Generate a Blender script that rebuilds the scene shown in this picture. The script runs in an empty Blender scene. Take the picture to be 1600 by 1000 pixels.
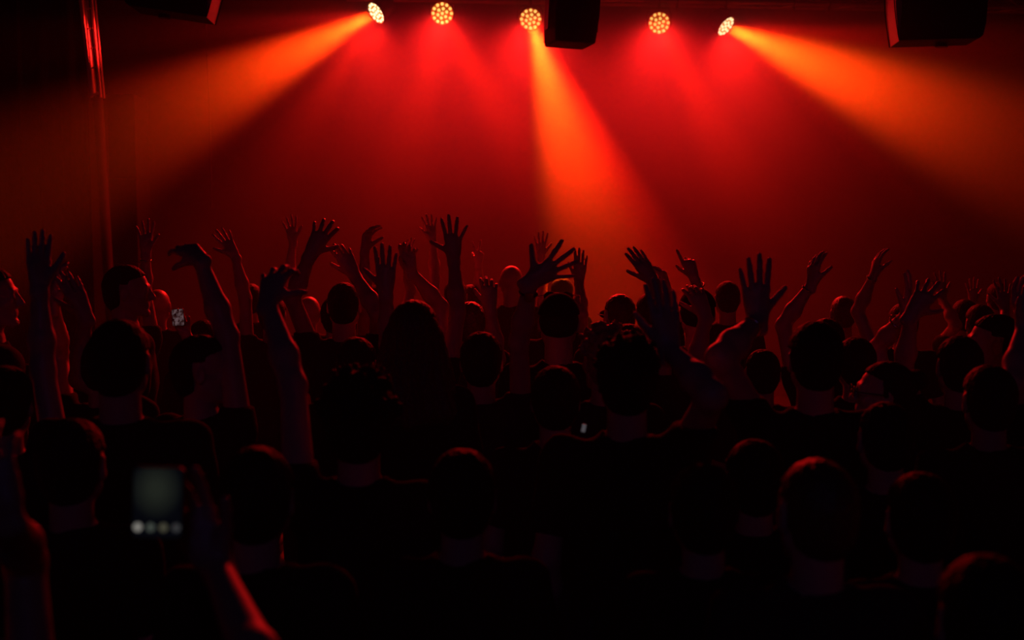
import bpy, math, random
import numpy as np
from mathutils import Vector, Matrix

random.seed(7)
sc = bpy.context.scene
COL = sc.collection

# ------------------------------------------------------------------ camera
FPX = 1900.0
CAM_H = 2.1
PITCH = math.atan(160 / FPX)
cam = bpy.data.cameras.new('camera')
cam.sensor_width = 36.0
cam.lens = FPX * 36.0 / 1600.0
cam.clip_start = 0.05
cam.dof.use_dof = True
cam.dof.focus_distance = 6.2
cam.dof.aperture_fstop = 2.6
camo = bpy.data.objects.new('camera', cam)
COL.objects.link(camo)
camo.location = (0, 0, CAM_H)
camo.rotation_euler = (math.pi / 2 - PITCH, 0, 0)
sc.camera = camo
CR = Vector((1, 0, 0))
CF = Vector((0, math.cos(PITCH), -math.sin(PITCH)))
CU = Vector((0, math.sin(PITCH), math.cos(PITCH)))
C0 = Vector((0, 0, CAM_H))


def at(px, py, D):
    """world point seen at pixel (px, py) at depth D"""
    return C0 + D * (CF + CR * ((px - 800) / FPX) - CU * ((py - 500) / FPX))


# ------------------------------------------------------------------ world (smoke haze fills the hall)
w = bpy.data.worlds.new('world')
sc.world = w
w.use_nodes = True
nt = w.node_tree
nt.nodes.clear()
out = nt.nodes.new('ShaderNodeOutputWorld')
bg = nt.nodes.new('ShaderNodeBackground')
bg.inputs[0].default_value = (0.0, 0.0, 0.0, 1)
bg.inputs[1].default_value = 0.0
vs = nt.nodes.new('ShaderNodeVolumeScatter')
vs.inputs['Color'].default_value = (1, 1, 1, 1)
# the smoke hangs thickest over the stage round the truss and thins out toward the sides and the crowd
geo = nt.nodes.new('ShaderNodeNewGeometry')
sep = nt.nodes.new('ShaderNodeSeparateXYZ')
nt.links.new(geo.outputs['Position'], sep.inputs[0])


def mth(op, a, b=None):
    n_ = nt.nodes.new('ShaderNodeMath')
    n_.operation = op
    for i_, v_ in enumerate((a, b)):
        if v_ is None:
            continue
        if isinstance(v_, (int, float)):
            n_.inputs[i_].default_value = v_
        else:
            nt.links.new(v_, n_.inputs[i_])
    return n_.outputs[0]


HX, HS, HPEAK, HBASE = 1.0, 2.45, 0.24, 0.004
ux = mth('DIVIDE', mth('SUBTRACT', sep.outputs['X'], HX), HS)
gx = mth('EXPONENT', mth('MULTIPLY', mth('MULTIPLY', ux, ux), -1.0))
mr = nt.nodes.new('ShaderNodeMapRange')
mr.interpolation_type = 'SMOOTHSTEP'
mr.inputs['From Min'].default_value = 6.0
mr.inputs['From Max'].default_value = 11.5
nt.links.new(sep.outputs['Y'], mr.inputs['Value'])
mz = nt.nodes.new('ShaderNodeMapRange')
mz.interpolation_type = 'SMOOTHSTEP'
mz.inputs['From Min'].default_value = 1.6
mz.inputs['From Max'].default_value = 4.5
mz.inputs['To Min'].default_value = 0.05
nt.links.new(sep.outputs['Z'], mz.inputs['Value'])
gm = mth('MULTIPLY', mth('MULTIPLY', gx, mr.outputs['Result']), mz.outputs['Result'])
dens = mth('ADD', mth('MULTIPLY', gm, HPEAK), HBASE)
nt.links.new(dens, vs.inputs['Density'])
w.cycles.volume_step_size = 0.8
vs.inputs['Anisotropy'].default_value = 0.25
nt.links.new(bg.outputs[0], out.inputs['Surface'])
nt.links.new(vs.outputs[0], out.inputs['Volume'])

sc.view_settings.view_transform = 'Standard'
sc.view_settings.look = 'None'
sc.view_settings.exposure = 0.0
sc.view_settings.gamma = 1.0
sc.view_settings.use_curve_mapping = False
cy = sc.cycles
cy.max_bounces = 4
cy.diffuse_bounces = 1
cy.glossy_bounces = 1
cy.transmission_bounces = 2
cy.volume_bounces = 0
cy.use_denoising = True
cy.sample_clamp_indirect = 4.0
try:
    cy.volume_step_rate = 1.0
    cy.volume_max_steps = 32
    cy.adaptive_threshold = 0.03
except Exception:
    pass

# ------------------------------------------------------------------ the stage lamps' light
RED = (1.0, 0.010, 0.0016)
HOT = (1.0, 0.12, 0.003)
DEEP = (1.0, 0.0010, 0.025)
WASH = (1.0, 0.0110, 0.0080)


def spot(name, loc, direction, power, deg, blend, col, size=0.05):
    l = bpy.data.lights.new(name, 'SPOT')
    l.energy = power
    l.color = col
    l.spot_size = math.radians(deg)
    l.spot_blend = blend
    l.shadow_soft_size = size
    o = bpy.data.objects.new(name, l)
    COL.objects.link(o)
    o.location = loc
    o.rotation_euler = Vector(direction).normalized().to_track_quat('-Z', 'Y').to_euler()
    return o


def aim(px0, py0, D0, px1, py1, D1):
    return (at(px1, py1, D1) - at(px0, py0, D0)).normalized()


# lamp: pixel, depth, face direction given by the point it faces, beams (target px, py, depth, power, cone, blend, colour)
LAMPS = [
    dict(p=(588, 20, 12.0), face=(330, 190, 11.0), glow=1.6, beams=[
        (300, 165, 9.2, 15000, 15, 0.85, RED), (435, 98, 10.0, 8500, 12, 1.0, HOT), (142, 60, 11.5, 2400, 12, 0.8, WASH), (440, 260, 10.0, 1300, 12, 0.9, RED)],
        spill=60),
    dict(p=(691, 21, 12.1), face=(690, 110, 8.0), glow=0.9, beams=[
        (850, 300, 10.2, 1200, 17, 0.9, RED), (620, 300, 10.2, 900, 18, 1.0, RED)], spill=60),
    dict(p=(829, 30, 12.2), face=(860, 230, 9.2), glow=1.0, beams=[
        (937, 330, 11.0, 10000, 26, 0.6, RED), (875, 200, 10.6, 6000, 15, 0.9, HOT)], spill=60),
    dict(p=(1030, 36, 12.5), face=(1050, 120, 8.6), glow=0.9, beams=[
        (1150, 270, 10.6, 1200, 15, 0.9, RED)], spill=60),
    dict(p=(1134, 41, 12.6), face=(1370, 230, 11.6), glow=1.6, beams=[
        (1420, 165, 9.8, 13000, 15, 0.85, RED), (1290, 108, 10.2, 8500, 12, 1.0, HOT), (1500, 75, 10.2, 2200, 11, 0.9, RED), (1400, 265, 10.2, 1800, 8, 0.9, RED)],
        spill=60),
]
for L in LAMPS:
    P = at(*L['p'])
    fd = (at(*L['face']) - P).normalized()
    L['P'], L['dir'] = P, fd
    S = P + fd * 0.03
    for k, (x, y, D, pw, deg, bl, col) in enumerate(L['beams']):
        spot('lamp_beam', S, (at(x, y, D) - P), pw, deg, bl, col)
    # glow of the lenses themselves in the smoke close round the lamp
    spot('lamp_glow', S, Vector((fd.x * .6, -.05, -1.0)), 200 if L['glow'] > 1.2 else 110, 175, 1.0, (1.0, 0.012, 0.002))
    # soft spill of the open lenses, down over the stage and the first rows
    spot('lamp_spill', S, Vector((fd.x * .2, -0.5, -1.0)), L['spill'], 150, 1.0, DEEP)

for k, (tx, W_) in enumerate([(420, 330), (620, 480), (820, 480), (1050, 480), (1290, 330)]):
    P = LAMPS[k]['P']
    T = at(tx, 480, 8.3)
    spot('lamp_wash', P + LAMPS[k]['dir'] * 0.03, T - P, W_ * 1.15, 54, 1.0, WASH)

# dim blue fill light, added behind the camera to tint the darkest areas
hl = bpy.data.lights.new('blue_fill', 'POINT')
hl.energy = 9.0
hl.color = (0.25, 0.2, 1.0)
hl.shadow_soft_size = 0.3
ho = bpy.data.objects.new('blue_fill', hl)
COL.objects.link(ho)
ho.location = (0.0, -2.0, 4.2)


# ------------------------------------------------------------------ materials
def mat(name, col, rough=0.6, spec=0.5, metal=0.0, noise=0.0, nscale=20.0, bump=0.0, emit=None, estr=0.0, sheen=0.0):
    m = bpy.data.materials.new(name)
    m.use_nodes = True
    n = m.node_tree
    b = n.nodes['Principled BSDF']
    b.inputs['Base Color'].default_value = (*col, 1)
    b.inputs['Roughness'].default_value = rough
    b.inputs['Specular IOR Level'].default_value = spec
    b.inputs['Metallic'].default_value = metal
    if sheen:
        b.inputs['Sheen Weight'].default_value = sheen
    if noise or bump:
        tc = n.nodes.new('ShaderNodeTexCoord')
        nz = n.nodes.new('ShaderNodeTexNoise')
        nz.inputs['Scale'].default_value = nscale
        nz.inputs['Detail'].default_value = 4
        n.links.new(tc.outputs['Object'], nz.inputs['Vector'])
        if noise:
            r = n.nodes.new('ShaderNodeValToRGB')
            r.color_ramp.elements[0].color = (*[c * (1 - noise) for c in col], 1)
            r.color_ramp.elements[1].color = (*[min(1, c * (1 + noise)) for c in col], 1)
            n.links.new(nz.outputs['Fac'], r.inputs['Fac'])
            n.links.new(r.outputs['Color'], b.inputs['Base Color'])
        if bump:
            bp = n.nodes.new('ShaderNodeBump')
            bp.inputs['Strength'].default_value = bump
            bp.inputs['Distance'].default_value = 0.01
            n.links.new(nz.outputs['Fac'], bp.inputs['Height'])
            n.links.new(bp.outputs['Normal'], b.inputs['Normal'])
    if emit:
        b.inputs['Emission Color'].default_value = (*emit, 1)
        b.inputs['Emission Strength'].default_value = estr
    return m


M = dict(
    wall=mat('wall_paint', (0.10, 0.09, 0.09), 0.9, 0.2, noise=0.25, nscale=1.5, bump=0.1),
    drape=mat('black_drape', (0.012, 0.012, 0.012), 0.95, 0.1, noise=0.3, nscale=4),
    floor=mat('floor_boards', (0.05, 0.045, 0.04), 0.7, 0.3, noise=0.3, nscale=3),
    ceiling=mat('ceiling_paint', (0.03, 0.03, 0.03), 0.95, 0.1, noise=0.2, nscale=3),
    metal=mat('brushed_metal', (0.55, 0.55, 0.55), 0.4, 0.5, metal=0.7, noise=0.1, nscale=30),
    ladder=mat('ladder_paint', (0.62, 0.60, 0.58), 0.45, 0.5, noise=0.1, nscale=30),
    cable=mat('cable_rubber', (0.05, 0.05, 0.05), 0.7, 0.3, noise=0.1),
    black=mat('black_plastic', (0.012, 0.012, 0.013), 0.55, 0.4, noise=0.2, nscale=30),
    cab=mat('speaker_cabinet', (0.010, 0.010, 0.011), 0.8, 0.2, noise=0.3, nscale=60, bump=0.2),
    grille=mat('speaker_grille', (0.30, 0.29, 0.28), 0.55, 0.4, metal=0.2, noise=0.15, nscale=150, bump=0.4),
    stack=mat('stack_paint', (0.02, 0.02, 0.02), 0.8, 0.2, noise=0.2, nscale=20),
    post=mat('post_paint', (0.06, 0.055, 0.055), 0.7, 0.3, noise=0.15, nscale=15),
    denim=mat('denim', (0.02, 0.025, 0.05), 0.9, 0.1, noise=0.3, nscale=80),
    shoe=mat('shoe_leather', (0.02, 0.015, 0.012), 0.6, 0.3, noise=0.2, nscale=30),
    strap=mat('wrist_strap', (0.02, 0.02, 0.02), 0.4, 0.5, noise=0.1),
    steel=mat('steel', (0.7, 0.7, 0.7), 0.2, 0.5, metal=1.0, noise=0.05),
    glassy=mat('dark_lens', (0.01, 0.01, 0.012), 0.08, 0.6, noise=0.05),
)
SKINS = [mat('skin', c, 0.45, 0.45, noise=0.08, nscale=18, bump=0.05) for c in
         [(0.62, 0.38, 0.29), (0.55, 0.32, 0.23), (0.68, 0.44, 0.34), (0.40, 0.22, 0.15)]]
HAIRS = dict(
    dark=mat('dark_hair', (0.016, 0.010, 0.008), 0.62, 0.22, noise=0.4, nscale=90, bump=0.6),
    brown=mat('brown_hair', (0.10, 0.05, 0.025), 0.42, 0.5, noise=0.4, nscale=90, bump=0.6),
    fair=mat('fair_hair', (0.38, 0.24, 0.12), 0.42, 0.5, noise=0.3, nscale=90, bump=0.6),
)
SHIRTS = [mat('shirt_cotton', c, 0.92, 0.15, noise=0.2, nscale=60, bump=0.25) for c in
          [(0.012, 0.012, 0.014), (0.03, 0.03, 0.035), (0.05, 0.02, 0.02), (0.015, 0.02, 0.04)]]


# ------------------------------------------------------------------ object helpers
def link(name, me, parent=None, loc=None):
    o = bpy.data.objects.new(name, me)
    COL.objects.link(o)
    if parent is not None:
        o.parent = parent
    if loc is not None:
        o.location = loc
    return o


def root(name, label, cat, loc, rz=0.0, group=None):
    o = bpy.data.objects.new(name, None)
    COL.objects.link(o)
    o.location = loc
    o.rotation_euler = (0, 0, rz)
    o.empty_display_size = 0.1
    o['label'] = label
    o['category'] = cat
    if group:
        o['group'] = group
    return o


def mesh_np(name, V, Q, m, smooth=True):
    me = bpy.data.meshes.new(name)
    V = np.asarray(V, np.float32)
    Q = np.asarray(Q, np.int32)
    me.vertices.add(len(V))
    me.vertices.foreach_set('co', V.ravel())
    nq = len(Q)
    me.loops.add(nq * Q.shape[1])
    me.loops.foreach_set('vertex_index', Q.ravel())
    me.polygons.add(nq)
    me.polygons.foreach_set('loop_start', np.arange(0, nq * Q.shape[1], Q.shape[1], dtype=np.int32))
    me.update(calc_edges=True)
    me.validate()
    if smooth:
        me.polygons.foreach_set('use_smooth', np.ones(len(me.polygons), bool))
    if m:
        me.materials.append(m)
    return me


class MB:
    """collects polygons"""

    def __init__(s):
        s.v, s.f, s.sm = [], [], []

    def add(s, vs, fs, smooth=False):
        b = len(s.v)
        s.v += [tuple(v) for v in vs]
        s.f += [tuple(i + b for i in f) for f in fs]
        s.sm += [smooth] * len(fs)

    def box(s, lo, hi, taper=1.0, R=None, o=None):
        x0, y0, z0 = lo
        x1, y1, z1 = hi
        vs = [Vector(p) for p in [(x0, y0, z0), (x1, y0, z0), (x1, y1, z0), (x0, y1, z0),
                                  (x0, y0, z1), (x1, y0, z1), (x1, y1, z1), (x0, y1, z1)]]
        if R:
            vs = [R @ v for v in vs]
        if o:
            vs = [v + o for v in vs]
        s.add(vs, [(0, 3, 2, 1), (4, 5, 6, 7), (0, 1, 5, 4), (1, 2, 6, 5), (2, 3, 7, 6), (3, 0, 4, 7)])

    def tube(s, pts, r, n=10, cap=True):
        pts = [Vector(p) for p in pts]
        if not isinstance(r, (list, tuple)):
            r = [r] * len(pts)
        rings = []
        up = None
        for i, p in enumerate(pts):
            d = (pts[min(i + 1, len(pts) - 1)] - pts[max(i - 1, 0)]).normalized()
            if up is None:
                a = Vector((0, 0, 1)) if abs(d.z) < 0.9 else Vector((1, 0, 0))
                up = (a - d * a.dot(d)).normalized()
            else:
                up = (up - d * up.dot(d)).normalized()
            q = d.cross(up)
            rings.append([p + (up * math.cos(t) + q * math.sin(t)) * r[i] for t in [2 * math.pi * k / n for k in range(n)]])
        vs = [v for R_ in rings for v in R_]
        fs = []
        for i in range(len(pts) - 1):
            for k in range(n):
                a, b = i * n + k, i * n + (k + 1) % n
                fs.append((a, b, b + n, a + n))
        s.add(vs, fs, True)
        if cap:
            s.add(rings[0], [tuple(range(n))[::-1]])
            s.add(rings[-1], [tuple(range(n))])

    def prism(s, poly, y0, y1, R=None, o=None):
        """polygon in x,z extruded along y"""
        n = len(poly)
        vs = [Vector((x, y0, z)) for x, z in poly] + [Vector((x, y1, z)) for x, z in poly]
        if R:
            vs = [R @ v for v in vs]
        if o:
            vs = [v + o for v in vs]
        s.add(vs, [tuple(range(n)), tuple(range(n, 2 * n))[::-1]] + [(i, i + n, (i + 1) % n + n, (i + 1) % n) for i in range(n)])

    def build(s, name, m, parent=None, bevel=0.0, loc=None):
        me = bpy.data.meshes.new(name)
        me.from_pydata(s.v, [], s.f)
        me.polygons.foreach_set('use_smooth', s.sm)
        me.materials.append(m)
        me.update()
        o = link(name, me, parent, loc)
        if bevel:
            b = o.modifiers.new('bevel', 'BEVEL')
            b.width = bevel
            b.segments = 3
            b.limit_method = 'ANGLE'
        return o


def struct(o, kind='structure'):
    o['kind'] = kind
    return o


# ------------------------------------------------------------------ the hall
XW, YB, YR, ZC = 6.6, 14.2, -3.2, 5.3
def slab(name, lo, hi, m):
    b = MB()
    b.box(lo, hi)
    return struct(b.build(name, m))


slab('floor', (-XW, YR, -0.1), (XW, YB, 0.0), M['floor'])
slab('ceiling', (-XW, YR, ZC), (XW, YB, ZC + 0.1), M['ceiling'])
slab('wall_back', (-XW, YB, -0.1), (XW, YB + 0.15, ZC + 0.1), M['wall'])
slab('wall_rear', (-XW, YR - 0.15, -0.1), (XW, YR, ZC + 0.1), M['drape'])
slab('wall_left', (-XW - 0.15, YR - 0.15, -0.1), (-XW, YB + 0.15, ZC + 0.1), M['drape'])
slab('wall_right', (XW, YR - 0.15, -0.1), (XW + 0.15, YB + 0.15, ZC + 0.1), M['wall'])

# black drape beside the stage, hung in folds from the ceiling
pl = at(138, 200, 12.4)
n = 90
vs, fs = [], []
for i in range(n):
    t = i / (n - 1)
    x = -XW + 0.02 + (pl.x + XW - 0.02) * t
    y = pl.y + 0.05 * math.sin(t * 60) + 0.02 * math.sin(t * 133)
    for z in (0.0, ZC):
        vs.append((x, y, z))
for i in range(n):
    for z in (0.0, ZC):
        vs.append((vs[i * 2][0], vs[i * 2][1] + 0.03, z))
N = 2 * n
for i in range(n - 1):
    a = 2 * i
    fs += [(a, a + 2, a + 3, a + 1), (N + a, N + a + 1, N + a + 3, N + a + 2), (a + 1, a + 3, N + a + 3, N + a + 1)]
fs += [(0, 1, N + 1, N), (N - 2, 2 * N - 2, 2 * N - 1, N - 1)]
d = MB()
d.add(vs, fs, True)
do = d.build('stage_drape', M['drape'])
do['label'] = 'black stage drape hanging behind the ladder tower up to the side wall'
do['category'] = 'curtain'

# ------------------------------------------------------------------ SDF body modelling
BIG = 1.0


class Field:
    """smooth union of rounded cones and ellipsoids, meshed with surface nets"""

    def __init__(s, lo, hi, h):
        s.h = h
        s.lo = np.array(lo, np.float32)
        nn = np.maximum(4, np.ceil((np.array(hi) - s.lo) / h).astype(int) + 1)
        s.n = nn
        s.ax = [s.lo[i] + h * np.arange(nn[i], dtype=np.float32) for i in range(3)]
        s.F = np.full(nn, BIG, np.float32)

    def _sub(s, lo, hi, mg):
        sl = []
        for i in range(3):
            a = int(max(0, math.floor((lo[i] - mg - s.lo[i]) / s.h)))
            b = int(min(s.n[i], math.ceil((hi[i] + mg - s.lo[i]) / s.h) + 1))
            if b <= a:
                return None
            sl.append(slice(a, b))
        return tuple(sl)

    def _pts(s, sl):
        return (s.ax[0][sl[0]][:, None, None], s.ax[1][sl[1]][None, :, None], s.ax[2][sl[2]][None, None, :])

    @staticmethod
    def smin(a, b, k):
        if k <= 0:
            return np.minimum(a, b)
        hh = np.maximum(k - np.abs(a - b), 0) / k
        return np.minimum(a, b) - hh * hh * k * 0.25

    def cone(s, a, b, ra, rb, k=0.01, G=None):
        G = s.F if G is None else G
        a = np.array(a, np.float32)
        b = np.array(b, np.float32)
        r = max(ra, rb)
        sl = s._sub(np.minimum(a, b) - r, np.maximum(a, b) + r, k + 2.5 * s.h)
        if sl is None:
            return
        X, Y, Z = s._pts(sl)
        ab = b - a
        L2 = float(ab @ ab) + 1e-9
        t = np.clip(((X - a[0]) * ab[0] + (Y - a[1]) * ab[1] + (Z - a[2]) * ab[2]) / L2, 0, 1)
        d = np.sqrt((X - a[0] - t * ab[0]) ** 2 + (Y - a[1] - t * ab[1]) ** 2 + (Z - a[2] - t * ab[2]) ** 2) - (ra + t * (rb - ra))
        G[sl] = s.smin(G[sl], d, k)

    def ell(s, c, r, k=0.01, R=None, G=None, sub=False):
        G = s.F if G is None else G
        c = np.array(c, np.float32)
        r = np.array(r, np.float32)
        m = float(r.max())
        sl = s._sub(c - m, c + m, k + 2.5 * s.h)
        if sl is None:
            return
        X, Y, Z = s._pts(sl)
        X, Y, Z = X - c[0], Y - c[1], Z - c[2]
        if R is not None:
            X, Y, Z = (R[0][0] * X + R[1][0] * Y + R[2][0] * Z, R[0][1] * X + R[1][1] * Y + R[2][1] * Z,
                       R[0][2] * X + R[1][2] * Y + R[2][2] * Z)
        k0 = np.sqrt((X / r[0]) ** 2 + (Y / r[1]) ** 2 + (Z / r[2]) ** 2)
        k1 = np.sqrt((X / r[0] ** 2) ** 2 + (Y / r[1] ** 2) ** 2 + (Z / r[2] ** 2) ** 2) + 1e-6
        d = k0 * (k0 - 1) / k1
        if sub:
            G[sl] = -s.smin(-G[sl], d, k)
        else:
            G[sl] = s.smin(G[sl], d, k)

    def mesh(s):
        F = s.F
        F[0], F[-1], F[:, 0], F[:, -1], F[:, :, 0], F[:, :, -1] = [np.maximum(q, 1e-3) for q in
            (F[0], F[-1], F[:, 0], F[:, -1], F[:, :, 0], F[:, :, -1])]
        F[F == 0] = 1e-7
        I = F < 0
        c = [I[i:I.shape[0] - 1 + i, j:I.shape[1] - 1 + j, k:I.shape[2] - 1 + k] for i in (0, 1) for j in (0, 1) for k in (0, 1)]
        cnt = sum(q.astype(np.int8) for q in c)
        act = (cnt > 0) & (cnt < 8)
        ci = np.argwhere(act)
        if len(ci) == 0:
            return np.zeros((0, 3)), np.zeros((0, 4), int)
        idx = np.full(act.shape, -1, np.int32)
        idx[tuple(ci.T)] = np.arange(len(ci))
        corner = {}
        for i in (0, 1):
            for j in (0, 1):
                for k in (0, 1):
                    corner[(i, j, k)] = F[ci[:, 0] + i, ci[:, 1] + j, ci[:, 2] + k]
        acc = np.zeros((len(ci), 3), np.float32)
        num = np.zeros(len(ci), np.float32)
        for axis in range(3):
            for u in (0, 1):
                for v in (0, 1):
                    p = [0, 0, 0]
                    o = [q for q in range(3) if q != axis]
                    p[o[0]], p[o[1]] = u, v
                    q = list(p)
                    q[axis] = 1
                    fa, fb = corner[tuple(p)], corner[tuple(q)]
                    m = (fa < 0) != (fb < 0)
                    t = np.where(m, fa / np.where(m, fa - fb, 1), 0)
                    pos = np.tile(np.array(p, np.float32), (len(ci), 1))
                    pos[:, axis] = t
                    acc += pos * m[:, None]
                    num += m
        V = s.lo + s.h * (ci + acc / num[:, None])
        Q = []
        for axis in range(3):
            sa = [slice(None)] * 3
            sb = [slice(None)] * 3
            sa[axis] = slice(0, -1)
            sb[axis] = slice(1, None)
            A, B = I[tuple(sa)], I[tuple(sb)]
            for inside_first in (True, False):
                m = (A & ~B) if inside_first else (~A & B)
                e = np.argwhere(m)
                o = [(axis + 1) % 3, (axis + 2) % 3]
                ok = (e[:, o[0]] > 0) & (e[:, o[1]] > 0) & (e[:, o[0]] < I.shape[o[0]] - 1) & (e[:, o[1]] < I.shape[o[1]] - 1)
                e = e[ok]
                if not len(e):
                    continue
                def cell(du, dv):
                    q = e.copy()
                    q[:, o[0]] -= du
                    q[:, o[1]] -= dv
                    return idx[q[:, 0], q[:, 1], q[:, 2]]
                quad = np.stack([cell(1, 1), cell(0, 1), cell(0, 0), cell(1, 0)], 1)
                if not inside_first:
                    quad = quad[:, ::-1]
                Q.append(quad)
        Q = np.concatenate(Q)
        return V, Q


def vv(p):
    return np.array((p[0], p[1], p[2]), float)


# finger poses: spread in degrees (index..little), curls per finger, thumb (angle, opposition, bend)
POSES = dict(
    open=dict(sp=(13, 3, -7, -19), cu=[(4, 6, 5)] * 4, th=(42, 12, 6)),
    fan=dict(sp=(24, 5, -9, -28), cu=[(2, 5, 4)] * 4, th=(66, 6, 2)),
    wide=dict(sp=(12, 3, -8, -30), cu=[(2, 5, 4)] * 4, th=(60, 6, 2)),
    close=dict(sp=(4, 1, -2, -6), cu=[(4, 6, 6)] * 4, th=(34, 18, 8)),
    straight=dict(sp=(9, 3, -4, -10), cu=[(2, 3, 3)] * 4, th=(48, 10, 2)),
    relaxed=dict(sp=(10, 3, -4, -12), cu=[(14, 18, 12), (20, 24, 14), (24, 28, 16), (28, 30, 18)], th=(40, 28, 14)),
    bent=dict(sp=(10, 3, -4, -12), cu=[(38, 22, 14), (40, 26, 16), (42, 28, 16), (44, 30, 16)], th=(44, 34, 14)),
    fist=dict(sp=(3, 1, -2, -5), cu=[(72, 88, 50), (76, 90, 52), (78, 90, 52), (80, 88, 50)], th=(20, 60, 40)),
    point=dict(sp=(4, 2, -2, -5), cu=[(0, 4, 4), (66, 60, 30), (74, 84, 46), (78, 84, 46)], th=(46, 30, 20)),
    grip=dict(sp=(6, 2, -3, -8), cu=[(34, 38, 24), (38, 42, 26), (42, 46, 28), (46, 46, 28)], th=(36, 58, 26)),
    vee=dict(sp=(22, -10, -3, -6), cu=[(2, 4, 3), (2, 4, 3), (74, 84, 46), (78, 84, 46)], th=(24, 50, 34)),
    claw=dict(sp=(18, 5, -9, -24), cu=[(22, 30, 20), (20, 30, 20), (22, 30, 20), (24, 30, 20)], th=(56, 30, 12)),
)
FING = [((0.029, 0.090, 0.002), (0.043, 0.025, 0.020), 0.0096), ((0.009, 0.095, 0.004), (0.047, 0.029, 0.021), 0.0098),
        ((-0.012, 0.090, 0.002), (0.043, 0.027, 0.021), 0.0093), ((-0.031, 0.079, -0.003), (0.034, 0.021, 0.018), 0.0082)]


def hand_into(fd, W, f, t, nrm, pose, s):
    """W wrist, f finger axis, t thumb side, nrm back of hand; s scale"""
    W, f, t, nrm = vv(W), vv(f), vv(t), vv(nrm)

    def P(q):
        return W + s * (q[0] * t + q[1] * f + q[2] * nrm)

    po = POSES[pose]
    G = np.full(fd.F.shape, BIG, np.float32)
    k = 0.014 * s
    for a, b, ra, rb in [
        ((0.011, -0.03, 0), (0.014, 0.012, 0), .0185, .017), ((-0.011, -0.03, 0), (-0.012, 0.014, 0), .018, .016),
        ((.012, .012, 0), (.028, .086, .001), .0150, .0125), ((.004, .012, 0), (.009, .090, .003), .0150, .0130),
        ((-.004, .012, 0), (-.011, .086, .001), .0145, .0122), ((-.011, .014, -.002), (-.029, .076, -.003), .0150, .0110),
        ((.015, .014, -.008), (.034, .044, -.012), .0160, .0140), ((-.018, .022, -.008), (-.025, .056, -.008), .0135, .0115),
        ((.0, .03, -.004), (.0, .07, -.002), .016, .014),
    ]:
        fd.cone(P(a), P(b), ra * s, rb * s, k, G)
    H = np.full(fd.F.shape, BIG, np.float32)
    for i, (base, ln, r) in enumerate(FING):
        K = np.full(fd.F.shape, BIG, np.float32)
        a = math.radians(po['sp'][i])
        c = 0.0
        p = np.array(base, float)
        rr = [r * 1.04, r * 0.98, r * 0.90, r * 0.76]
        for j in range(3):
            c += math.radians(po['cu'][i][j])
            d = np.array((math.sin(a) * math.cos(c), math.cos(a) * math.cos(c), -math.sin(c)))
            q = p + d * ln[j]
            fd.cone(P(p), P(q), rr[j] * s, rr[j + 1] * s, .003 * s, K)
            fd.ell(P(q), [rr[j + 1] * s * (1.07 if j < 2 else 1.0)] * 3, .002, None, K)
            p = q
        np.minimum(H, K, out=H)
    a0, op, bend = [math.radians(q) for q in po['th']]
    K = np.full(fd.F.shape, BIG, np.float32)
    p = np.array((.027, .032, -.010))
    for j, (ln, ra, rb) in enumerate([(.028, .0135, .0118), (.034, .0115, .0100), (.027, .0103, .0082)]):
        aa = a0 - bend * j * 0.6
        cc = op * (0.7 + 0.3 * j)
        d = np.array((math.sin(aa) * math.cos(cc), math.cos(aa) * math.cos(cc), -math.sin(cc)))
        q = p + d * ln
        fd.cone(P(p), P(q), ra * s, rb * s, .004 * s, K)
        p = q
    np.minimum(H, K, out=H)
    G[:] = fd.smin(G, H, .009 * s)
    return G


def rotz(a):
    return Matrix.Rotation(a, 3, 'Z')


def to_mesh(fd, name, m, parent=None):
    V, Q = fd.mesh()
    me = mesh_np(name, V, Q, m)
    return link(name, me, parent)


def raw(V, Q, m):
    o = bpy.data.objects.new('tmp', mesh_np('tmp', V, Q, m))
    COL.objects.link(o)
    return o


def union(objs, m):
    """boolean union of closed meshes into one continuous mesh"""
    base = objs[0]
    for o in objs[1:]:
        b = base.modifiers.new('u', 'BOOLEAN')
        b.operation = 'UNION'
        b.object = o
        try:
            b.solver = 'MANIFOLD'
        except Exception:
            b.solver = 'FAST'
    dg = bpy.context.evaluated_depsgraph_get()
    dg.update()
    me = bpy.data.meshes.new_from_object(base.evaluated_get(dg))
    total = sum(len(o.data.vertices) for o in objs)
    if len(me.vertices) < total * 0.5:
        print('UNION FALLBACK', len(me.vertices), total)
        V, Q, b0 = [], [], 0
        for o in objs:
            a = np.empty(len(o.data.vertices) * 3, np.float32)
            o.data.vertices.foreach_get('co', a)
            V.append(a.reshape(-1, 3))
            q = np.empty(len(o.data.loops), np.int32)
            o.data.loops.foreach_get('vertex_index', q)
            Q.append(q.reshape(-1, 4) + b0)
            b0 += len(V[-1])
        me = mesh_np('body', np.concatenate(V), np.concatenate(Q), m)
    for o in objs:
        md = o.data
        bpy.data.objects.remove(o)
        bpy.data.meshes.remove(md)
    me.polygons.foreach_set('use_smooth', np.ones(len(me.polygons), bool))
    me.materials.clear()
    me.materials.append(m)
    return me


PEOPLE = []


def arm_solve(S, W, hint, l1, l2):
    S, W = Vector(S), Vector(W)
    d = W - S
    D = d.length
    st = 1.0
    if D > (l1 + l2) * 0.995:
        st = D / ((l1 + l2) * 0.995)
    a, b = l1 * st, l2 * st
    u = d / D
    x = (a * a - b * b + D * D) / (2 * D)
    hgt = math.sqrt(max(0, a * a - x * x))
    h = Vector(hint) - S
    h = h - u * h.dot(u)
    if h.length < 1e-4:
        h = Vector((0, 1, -0.2))
        h = h - u * h.dot(u)
    E = S + u * x + h.normalized() * hgt
    return E, st


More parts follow.
